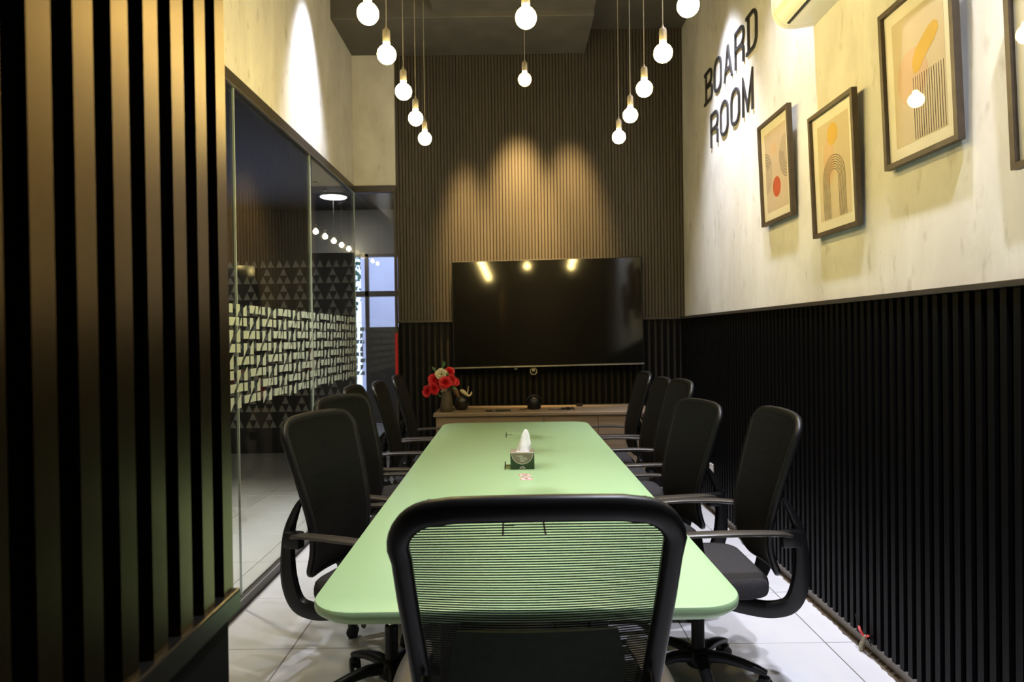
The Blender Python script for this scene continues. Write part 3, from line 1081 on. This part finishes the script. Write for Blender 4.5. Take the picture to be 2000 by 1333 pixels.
# television
tv = empty('television', (0.296, 6.085, 1.598))
tv.rotation_euler = (-0.042, -0.0125, -0.018)
TW, TH = 0.848, 0.478
MB().box(-TW, TW, 0.0, 0.045, -TH, TH).build('housing', 'black_plastic', tv, bevel=0.004)
MB().box(-TW + 0.008, TW - 0.008, -0.002, 0.001, -TH + 0.014, TH - 0.008).build('screen', 'screen_black', tv)
MB().box(-TW, TW, -0.003, 0.012, -TH - 0.004, -TH + 0.007).build('bottom_bezel', 'silver', tv, bevel=0.001)
MB().box(-0.30, 0.30, 0.045, 0.085, -0.15, 0.2).build('wall_mount', 'black_metal', tv)
tag(tv, 'large black flat television on the slatted back wall', 'television')

# webcam ring and sensor under the TV
wc = empty('round_webcam', (0.166, 6.09, 1.075))
mb = MB()
mb.tube([(0.030 * math.cos(a * math.pi / 14), 0, 0.030 * math.sin(a * math.pi / 14)) for a in range(28)], 0.0028, 6, True)
mb.build('ring', 'dried_cream', wc, 50)
MB().prism([(0.027 * math.cos(a * math.pi / 12), 0.027 * math.sin(a * math.pi / 12)) for a in range(24)], 0.0, 0.012, 'Y').build('disc', 'black_plastic', wc)
MB().prism([(-0.014, 0.004), (0.004, 0.000), (0.014, 0.010), (0.006, 0.022), (-0.010, 0.020)], -0.003, 0.0, 'Y').build('cream_mark', 'dried_cream', wc)  # irregular cream patch on the camera disc
MB().box(-0.006, 0.006, 0.003, 0.014, 0.024, 0.050).build('clip', 'black_plastic', wc)
tag(wc, 'small round gold-ringed camera hanging under the television', 'webcam')
MB_ = MB().box(-0.014, 0.014, -0.01, 0.01, -0.008, 0.008).build('sensor_box', 'silver', None, bevel=0.003)
MB_.location = (0.008, 6.10, 1.098)
tag(MB_, 'tiny grey sensor box under the television edge', 'sensor')

# vase with flowers
vs = empty('flower_vase', (-0.578, 5.735, CH))
MB().lathe([(0.050, 0.0), (0.055, 0.006), (0.054, 0.05), (0.047, 0.11), (0.040, 0.155), (0.041, 0.172), (0.037, 0.172), (0.036, 0.150)], n=26).build('vase_body', 'vase_taupe', vs, 50)


def bloom(c, r, m, petals, seed, facing=(0, -1, 0.3)):
    rn = random.Random(seed)
    mb = MB()
    F = Vector(facing).normalized()
    q = F.to_track_quat('Z', 'Y').to_matrix()
    for k in range(petals):
        ring = k / petals
        tilt = 0.25 + 1.15 * ring
        a = k * 2.39996 + rn.uniform(-0.2, 0.2)
        ln = r * (0.55 + 0.5 * ring) * rn.uniform(0.85, 1.1)
        wd = r * 0.42 * rn.uniform(0.8, 1.15)
        rows = []
        for i in range(4):
            t = i / 3
            lift = math.cos(tilt * (0.55 + 0.45 * t))
            out = math.sin(tilt * (0.55 + 0.45 * t))
            w = wd * (0.35 + 1.0 * math.sin(math.pi * min(t * 0.72 + 0.08, 1)))
            row = []
            for s in (-1, 0, 1):
                rad, up = ln * t * out, ln * t * lift + (0.12 * r if s else 0) * t * rn.uniform(0.4, 1)
                x = rad * math.cos(a) - s * w * math.sin(a)
                y = rad * math.sin(a) + s * w * math.cos(a)
                row.append(Vector(c) + q @ Vector((x, y, up - 0.25 * r)))
            rows.append(row)
        vv = [p for row in rows for p in row]
        mb.add(vv, [(i * 3 + j, i * 3 + j + 1, (i + 1) * 3 + j + 1, (i + 1) * 3 + j) for i in range(3) for j in range(2)])
    return mb


PX = 5.735 / 1333.0   # metres per photo pixel at the vase


def vpt(cx, cy, d=0.0):
    return ((cx - 65.0) * PX * 1.0, d, (101.0 - cy) * PX)


bl = [(40, 39, 10.5, 0.01, (-0.3, -1, 0.5)), (28, 61, 9.5, -0.02, (-0.7, -1, 0.0)), (41, 56, 10, -0.035, (-0.3, -1, 0.1)), (64, 44, 10.5, -0.05, (0.0, -1, 0.3)),
      (74, 40, 10, -0.02, (0.4, -1, 0.4)), (82, 44, 7.5, 0.01, (0.8, -1, 0.2)), (70, 24, 9.0, 0.03, (0.3, -1, 0.5)), (52, 50, 8, 0.02, (-0.2, -1, 0.4))]
for k, (cx, cy, r, d, fc) in enumerate(bl):
    f = bloom(vpt(cx, cy, d), r * PX * 1.25, 'petal_red', 30, 10 + k, fc).build('bloom', 'petal_red', vs, 80)
MB().lathe([(0.001, -0.014), (0.013, -0.006), (0.014, 0.004), (0.006, 0.013)], vpt(68, 28, -0.03), 12).build('seed_pod', 'leaf_green', vs, 50)
f = bloom(vpt(55, 27, -0.01), 13 * PX, 'petal_white', 16, 77, (-0.1, -1, 0.6))
f.build('white_bloom', 'petal_white', vs, 80)
bloom(vpt(60, 58, -0.03), 8 * PX, 'petal_white', 9, 78, (0, -1, -0.8)).build('white_bloom', 'petal_white', vs, 80)
for p0, p1 in (((57, 40), (58, 0)), ((50, 40), (38, 13)), ((60, 70), (64, 50)), ((52, 72), (42, 55)), ((68, 72), (74, 45)), ((55, 72), (30, 60))):
    MB().tube(smooth_path([vpt(*p0, 0.0), vpt((p0[0] + p1[0]) / 2 + 1, (p0[1] + p1[1]) / 2, 0.005), vpt(*p1, 0)], 3), [0.004] * 5 + [0.003, 0.0015], 6).build('stem', 'leaf_green', vs, 50)
lf = MB()
for (cx, cy, ang) in ((45, 22, 130), (75, 52, -30), (38, 48, 190), (60, 14, 80)):
    c0 = Vector(vpt(cx, cy, 0.005))
    d = Vector((math.cos(math.radians(ang)), -0.2, math.sin(math.radians(ang)))) * 0.055
    s = Vector((-d.z, 0.02, d.x)) * 0.25
    lf.add([c0, c0 + d * 0.5 + s, c0 + d, c0 + d * 0.5 - s], [(0, 1, 2, 3)])
lf.build('leaves', 'leaf_green', vs)
tag(vs, 'taupe vase of red and white artificial flowers on the cabinet', 'vase')

# dark vase with a curled dried pod beside it
dv = empty('dark_vase', (-0.465, 5.86, CH))
MB().lathe([(0.040, 0.0), (0.058, 0.02), (0.066, 0.06), (0.055, 0.10), (0.032, 0.125), (0.034, 0.132), (0.028, 0.130)], n=22).build('vase_body', 'vase_dark', dv, 50)
P2 = 5.86 / 1333.0


def dpt(cx, cy, d=-0.05):
    return ((cx - 90.5) * P2, d, (99.0 - cy) * P2)


MB().tube(smooth_path([dpt(90, 86, 0), dpt(85, 70), dpt(78, 58), dpt(73, 56)], 3), [0.004, 0.006, 0.010, 0.014, 0.020, 0.024, 0.022, 0.015, 0.010, 0.004], 8).build('dried_leaf', 'dried_brown', dv, 50)
MB().tube(smooth_path([dpt(89, 60), dpt(95, 63), dpt(101, 68), dpt(106, 71), dpt(110, 69), dpt(112, 63)], 3),
          [0.006, 0.012, 0.017, 0.019, 0.018, 0.016, 0.014, 0.012, 0.010, 0.009, 0.0085, 0.008, 0.0075, 0.007, 0.006, 0.004], 8).build('dried_pod', 'dried_cream', dv, 50)
MB().tube(smooth_path([dpt(104, 66), dpt(105, 58), dpt(106, 52)], 3), [0.003, 0.004, 0.004, 0.004, 0.004, 0.003, 0.002], 6).build('dried_tendril', 'dried_cream', dv, 50)
MB().tube(smooth_path([dpt(90, 88, 0), dpt(93, 76, -0.02), dpt(98, 68)], 3), 0.003, 6).build('stem', 'dried_brown', dv, 50)
tag(dv, 'black round vase with a curled cream dried pod beside the flowers', 'vase')

# small things on the cabinet
rm = empty('remote_control', (-0.145, 5.69, CH), 0.06)
MB().box(-0.105, 0.105, -0.018, 0.018, 0, 0.014).build('case', 'vase_dark', rm, smooth=40, bevel=0.005)
MB().box(-0.05, -0.02, -0.0185, -0.006, 0.006, 0.0145).build('keys', 'silver', rm)
tag(rm, 'slim dark remote control lying on the cabinet', 'remote')

sp = empty('conference_speaker', (0.160, 5.84, CH))
MB().lathe([(0.045, 0.0), (0.056, 0.006), (0.060, 0.03), (0.057, 0.065), (0.046, 0.09), (0.028, 0.103), (0.004, 0.106)], n=24).build('speaker_body', 'black_plastic', sp, 50)
MB().tube(arc_pts := [(0.062 * math.cos(math.radians(a)), -0.01, 0.062 + 0.055 * math.sin(math.radians(a))) for a in range(0, 181, 15)], 0.006, 8).build('carry_band', 'black_plastic', sp, 50)
MB().tube(smooth_path([(-0.055, -0.02, 0.006), (-0.09, -0.05, 0.005), (-0.12, -0.045, 0.005), (-0.125, -0.02, 0.005)], 4), 0.0035, 6).build('cable', 'black_plastic', sp, 50)
tag(sp, 'black domed speaker on the cabinet under the round camera', 'speaker')

cc = empty('cable_coil', (0.42, 5.74, CH))
mb = MB()
for r, ox in ((0.035, 0.0), (0.028, 0.012), (0.032, 0.045)):
    mb.tube([(ox + r * math.cos(a * math.pi / 10), r * 0.7 * math.sin(a * math.pi / 10), 0.006 + 0.006 * (1 + math.sin(a * 0.6))) for a in range(20)], 0.0045, 6, True)
mb.build('coil', 'vase_dark', cc, 50)
MB().tube(smooth_path([(-0.03, 0.0, 0.006), (-0.07, 0.012, 0.005), (-0.13, 0.0, 0.005), (-0.14, -0.012, 0.004)], 4), 0.0035, 6).build('loose_end', 'vase_dark', cc, 50)
MB().box(0.012, 0.038, -0.012, 0.008, 0.004, 0.016).build('plug', 'silver', cc, bevel=0.003)
tag(cc, 'coiled dark cable lying on the cabinet', 'cable')

ad = MB().box(-0.028, 0.028, -0.02, 0.02, 0, 0.024).build('power_adapter', 'vase_dark', None, smooth=40, bevel=0.006)
ad.location = (0.565, 6.02, CH)
tag(ad, 'small black power adapter at the back of the cabinet', 'adapter')

# red vertical bar on the glass pane beside the slats
rb = empty('red_pull_handle', (WX0 - 0.0, 6.10, 1.24))
MB().tube([(0, 0, -0.195), (0, 0, -0.17), (0, 0, 0.17), (0, 0, 0.195)], [0.012, 0.014, 0.014, 0.012], 12).build('bar', 'red_paint', rb, 50)
for z in (-0.13, 0.13):
    MB().tube([(0, 0.0, z), (0, 0.062, z)], 0.007, 8).build('standoff', 'chrome', rb, 50)
tag(rb, 'vertical red bar handle at the edge of the glass door', 'handle')

# ------------------------------------------------------------------ right wall: lettering, pictures, air conditioner
# local frame on the wall: x to the viewer's right (-Y), y up, z out of the wall (-X)
WALLM = Matrix(((0, 0, -1, 0), (-1, 0, 0, 0), (0, 1, 0, 0), (0, 0, 0, 1)))


def on_wall(o, y, z, out=0.0):
    o.matrix_world = Matrix.Translation((RX - out, y, z)) @ WALLM
    return o


sign = on_wall(empty('wall_lettering'), 5.47, 2.83, 0.0)
CAP, LWD, SW = 0.255, 0.185, 0.024


def letter(ch, x0, z0, w):
    s = SW / 2
    c = CAP
    st = []       # (path, closed)
    if ch == 'B':
        st = [([(s + 0.018, s), (s + 0.018, c - s)], 0), ([(-0.012, c - s)] + arc(w - 0.055, c * 0.76, c * 0.24 - s, 90, -90, 8) + [(s + 0.018, c * 0.52)], 0),
              ([(s + 0.018, c * 0.52)] + arc(w - 0.055 + 0.01, c * 0.26 + 0.002, c * 0.26 - s, 90, -90, 8) + [(-0.012, s)], 0)]
    elif ch == 'O':
        st = [(rrect(s, w - s, s, c - s, 0.07, 6), 1)]
    elif ch == 'A':
        st = [([(s * 0.7, 0), (w / 2, c - s)], 0), ([(w - s * 0.7, 0), (w / 2, c - s)], 0), ([(w * 0.22, c * 0.30), (w * 0.78, c * 0.30)], 0)]
    elif ch == 'R':
        st = [([(s, 0), (s, c - s)] + arc(w - 0.06, c * 0.73, c * 0.27 - s, 90, -90, 8) + [(s, c * 0.46 + s)], 0),
              ([(w * 0.50, c * 0.46 + s), (w - 0.035, c * 0.46), (w - s, c * 0.36), (w - s, 0)], 0)]
    elif ch == 'D':
        st = [([(s + 0.018, s), (s + 0.018, c - s)], 0),
              ([(-0.012, c - s)] + arc(w - s - 0.065, c - s - 0.065, 0.065, 90, 0, 6) + arc(w - s - 0.065, s + 0.065, 0.065, 0, -90, 6) + [(-0.012, s)], 0)]
    elif ch == 'M':
        st = [([(s, 0), (s, c - s), (w / 2, c * 0.12), (w - s, c - s), (w - s, 0)], 0)]
    mb = MB()
    for k, (p, cl) in enumerate(st):
        stroke(mb, [(x0 + a, z0 + b) for a, b in p], SW, 0.0, 0.011 + 0.0004 * k, bool(cl))
    return mb.build('letter', 'letter_black', sign)


for k, chx in enumerate('BOARD'):
    letter(chx, k * 0.2445 + 0.01, 0.37, LWD)
for k, chx in enumerate('ROOM'):
    letter(chx, 0.155 + k * 0.245, 0.0, LWD if chx != 'M' else 0.20)
tag(sign, 'large black BOARD ROOM letters on the plaster wall', 'lettering')


def ellipse(cx, cy, rx, ry, n=28, a0=0, a1=360):
    return [(cx + rx * math.cos(math.radians(a0 + (a1 - a0) * i / n)), cy + ry * math.sin(math.radians(a0 + (a1 - a0) * i / n))) for i in range(n)]


def picture(y_left, z_bot, w, h, label, shapes, bg, tilt=2.2):
    e = empty('framed_print')
    e.matrix_world = Matrix.Translation((RX - 0.012, y_left, z_bot)) @ WALLM @ Matrix.Rotation(math.radians(tilt), 4, 'X')
    fw, fd = 0.020, 0.026
    mb = MB()
    for x0, x1, y0, y1 in ((0, w, 0, fw), (0, w, h - fw, h), (0, fw, fw, h - fw), (w - fw, w, fw, h - fw)):
        mb.box(x0, x1, y0, y1, 0, fd)
    mb.build('frame', 'frame_wood', e)
    MB().box(fw, w - fw, fw, h - fw, 0.002, 0.010).build('mat_board', 'mat_board', e)
    m = 0.050
    px0, px1, py0, py1 = fw + m, w - fw - m, fw + m, h - fw - m
    MB().box(px0, px1, py0, py1, 0.010, 0.0106).build('print', bg, e)
    zc = 0.0106
    for nm, m_, polys in shapes(px0, px1, py0, py1):
        mb = MB()
        for p in polys:
            mb.prism(p, zc, zc + 0.0003)
        mb.build(nm, m_, e)
        zc += 0.0003
    MB().box(fw, w - fw, fw, h - fw, 0.0165, 0.0180).build('picture_glass', 'glass_picture', e)
    tag(e, label, 'picture', 'framed abstract prints')
    return e


def strip(path, w):
    L, R = ribbon_poly(path, w)
    return [[(L[i].x, L[i].y), (R[i].x, R[i].y), (R[i + 1].x, R[i + 1].y), (L[i + 1].x, L[i + 1].y)] for i in range(len(L) - 1)]


def clip_x(poly, lo, hi):
    return [(min(max(a, lo), hi), b) for a, b in poly]


def art_discs(x0, x1, y0, y1):
    W_, H_ = x1 - x0, y1 - y0
    out = []
    out.append(('peach_disc', 'print_peach_pale', [ellipse(x0 + W_ * 0.42, y0 + H_ * 0.76, 0.036, 0.036)]))
    out.append(('red_disc', 'print_red', [ellipse(x0 + W_ * 0.50, y0 + H_ * 0.28, 0.058, 0.058)]))
    out.append(('grey_half_disc', 'print_grey', [clip_x(ellipse(x0, y0 + H_ * 0.50, 0.10, 0.12, 40, -90, 90), x0, x1),
                                                 clip_x(ellipse(x1, y0 + H_ * 0.60, 0.10, 0.12, 40, 90, 270), x0, x1)]))
    ln = []
    for k in range(5):
        r = 0.10 - k * 0.016
        ln += strip([(x0 + r * math.cos(math.radians(a)), y0 + H_ * 0.50 + (r + 0.02) * math.sin(math.radians(a))) for a in range(20, 91, 7)], 0.0028)
        ln += strip([(x1 - r * math.cos(math.radians(a)), y0 + H_ * 0.60 - (r + 0.02) * math.sin(math.radians(a))) for a in range(-20, 91, 7)], 0.0028)
    out.append(('arc_lines', 'print_line', ln))
    return out


def art_arch(x0, x1, y0, y1):
    W_, H_ = x1 - x0, y1 - y0
    out = [('peach_shape', 'print_peach_pale', [ellipse(x0 + W_ * 0.36, y0 + H_ * 0.60, 0.055, 0.115)]),
           ('yellow_disc', 'print_yellow', [ellipse(x0 + W_ * 0.50, y0 + H_ * 0.85, 0.052, 0.052)])]
    ln = []
    cx, cy = x0 + W_ * 0.49, y0 + H_ * 0.40
    for k in range(7):
        r = 0.110 - k * 0.0108
        p = [(cx - r, y0 + 0.004)] + [(cx - r * math.cos(math.radians(a)), cy + r * 1.0 * math.sin(math.radians(a))) for a in range(0, 181, 10)] + [(cx + r, y0 + 0.004)]
        ln += strip(p, 0.0032)
    out.append(('arch_lines', 'print_line', ln))
    return out


def art_lines(x0, x1, y0, y1):
    W_, H_ = x1 - x0, y1 - y0
    out = [('peach_disc', 'print_peach_pale', [ellipse(x0 + W_ * 0.38, y0 + H_ * 0.50, 0.098, 0.105)])]
    cx, cy = x0 + W_ * 0.64, y0 + H_ * 0.68
    leaf = [(cx + math.cos(0.55) * a - math.sin(0.55) * b, cy + math.sin(0.55) * a + math.cos(0.55) * b)
            for a, b in [(-0.105, -0.03), (-0.085, 0.015), (-0.04, 0.034), (0.05, 0.034), (0.085, 0.022), (0.095, 0.0), (0.085, -0.022), (0.05, -0.033), (-0.02, -0.036), (-0.075, -0.05)]]
    out.append(('yellow_leaf', 'print_yellow', [leaf]))
    ln = []
    n_ = 14
    for k in range(n_):
        x = x0 + W_ * 0.40 + (x1 - 0.010 - x0 - W_ * 0.40) * k / (n_ - 1)
        t = y0 + H_ * 0.485
        ln.append([(x - 0.0014, y0 + 0.003), (x + 0.0014, y0 + 0.003), (x + 0.0014, t), (x - 0.0014, t)])
    out.append(('vertical_lines', 'print_line', ln))
    return out


def art_plain(x0, x1, y0, y1):
    W_, H_ = x1 - x0, y1 - y0
    return [('peach_disc', 'print_peach', [ellipse(x0 + W_ * 0.5, y0 + H_ * 0.6, 0.09, 0.09)])]


picture(4.165, 2.035, 0.455, 0.605, 'framed print with a red disc, closest to the BOARD ROOM letters', art_discs, 'print_pink')
picture(3.455, 1.865, 0.450, 0.605, 'framed print with a striped arch, hung lower below the air conditioner', art_arch, 'print_sand')
picture(2.785, 2.045, 0.460, 0.625, 'framed print with a yellow leaf shape and vertical lines', art_lines, 'print_sand')
picture(2.082, 1.880, 0.455, 0.605, 'framed print cut off at the right edge of the photo', art_plain, 'print_sand')

# split air conditioner
ac = empty('air_conditioner', (RX, 0, 0))
prof = [(1.55, 2.958), (1.45, 2.945)] + arc(1.425, 3.035, 0.09, 262, 185, 8) + [(1.333, 3.10), (1.333, 3.22), (1.345, 3.245), (1.37, 3.255), (1.55, 3.255)]
prof = [(a - RX, b) for a, b in prof]
mb = MB()
mb.ring_stack([[(a, y, b) for a, b in prof] for y in (2.64, 3.47)])
mb.build('body', 'ac_white', ac, 30)
for y0, y1 in ((2.60, 2.64), (3.47, 3.51)):
    mb = MB()
    cxm, czm = -0.11, 3.10
    rings = []
    for y, k in ((y0, 0.96 if y0 < 3 else 1.012), (y0 + 0.008, 1.012), (y1 - 0.008, 1.012), (y1, 1.012 if y0 < 3 else 0.96)):
        rings.append([(min(cxm + (a - cxm) * k, 0), y, czm + (b - czm) * k) for a, b in prof])
    mb.ring_stack(rings)
    mb.build('end_cap', 'ac_white', ac, 30)
fl_ = arc(1.425 - RX, 3.035, 0.094, 246, 192, 8)
L_, R_ = ribbon_poly(fl_, 0.006)
mb = MB()
mb.ring_stack([[(l.x, y, l.y) for l in L] + [(r.x, y, r.y) for r in reversed(R)] for (L, R) in [(L_, R_)] for y in (2.665, 3.445)])
mb.build('louver_flap', 'ac_white', ac, 40)
fl2 = arc(1.425 - RX, 3.035, 0.0905, 256, 247.5, 3)
L_, R_ = ribbon_poly(fl2, 0.004)
mb = MB()
mb.ring_stack([[(l.x, y, l.y) for l in L] + [(r.x, y, r.y) for r in reversed(R)] for (L, R) in [(L_, R_)] for y in (2.66, 3.45)])
mb.build('air_slot', 'ac_dark', ac)
MB().box(-0.219, -0.215, 2.66, 3.45, 3.118, 3.121).build('panel_seam', 'ac_dark', ac)
tag(ac, 'white wall-mounted air conditioner above the framed prints', 'air conditioner')

# wall socket and flexible conduit on the right
so = empty('wall_socket', (RX - 0.040, 5.26, 0.33))
MB().box(-0.010, 0, -0.04, 0.04, -0.06, 0.06).build('plate', 'plate_white', so, bevel=0.004)
MB().box(-0.013, -0.009, -0.02, 0.02, -0.03, 0.03).build('rocker', 'plate_white', so, bevel=0.002)
tag(so, 'white socket plate low on the black slats', 'socket')

cd = empty('cable_conduit', (1.497, 2.955, 0))
path = smooth_path([(0.0, 0.02, 0.0), (-0.004, 0.012, 0.03), (0.0, 0.0, 0.055), (0.003, -0.008, 0.078)], 6)
mb = MB()
mb.tube(path, [0.0105 if i % 2 else 0.0085 for i in range(len(path))], 10)
mb.build('flexible_hose', 'conduit_grey', cd)
for k, (m_, p) in enumerate((('wire_red', [(0.0, -0.006, 0.07), (-0.012, 0.006, 0.095), (-0.008, 0.024, 0.105)]), ('wire_red', [(0.004, -0.008, 0.07), (0.0, -0.03, 0.085), (-0.004, -0.045, 0.095)]),
                             ('vase_dark', [(0.0, -0.006, 0.07), (0.0, -0.025, 0.08), (-0.002, -0.065, 0.062)]), ('vase_dark', [(0.0, 0.0, 0.07), (-0.006, 0.03, 0.11), (0.0, 0.07, 0.14)]))):
    MB().tube(smooth_path(p, 4), 0.0055 if m_ == 'wire_red' else 0.0035, 6).build('wire', m_, cd, 50)
tag(cd, 'grey flexible conduit with red and black wires at the slat base', 'conduit')
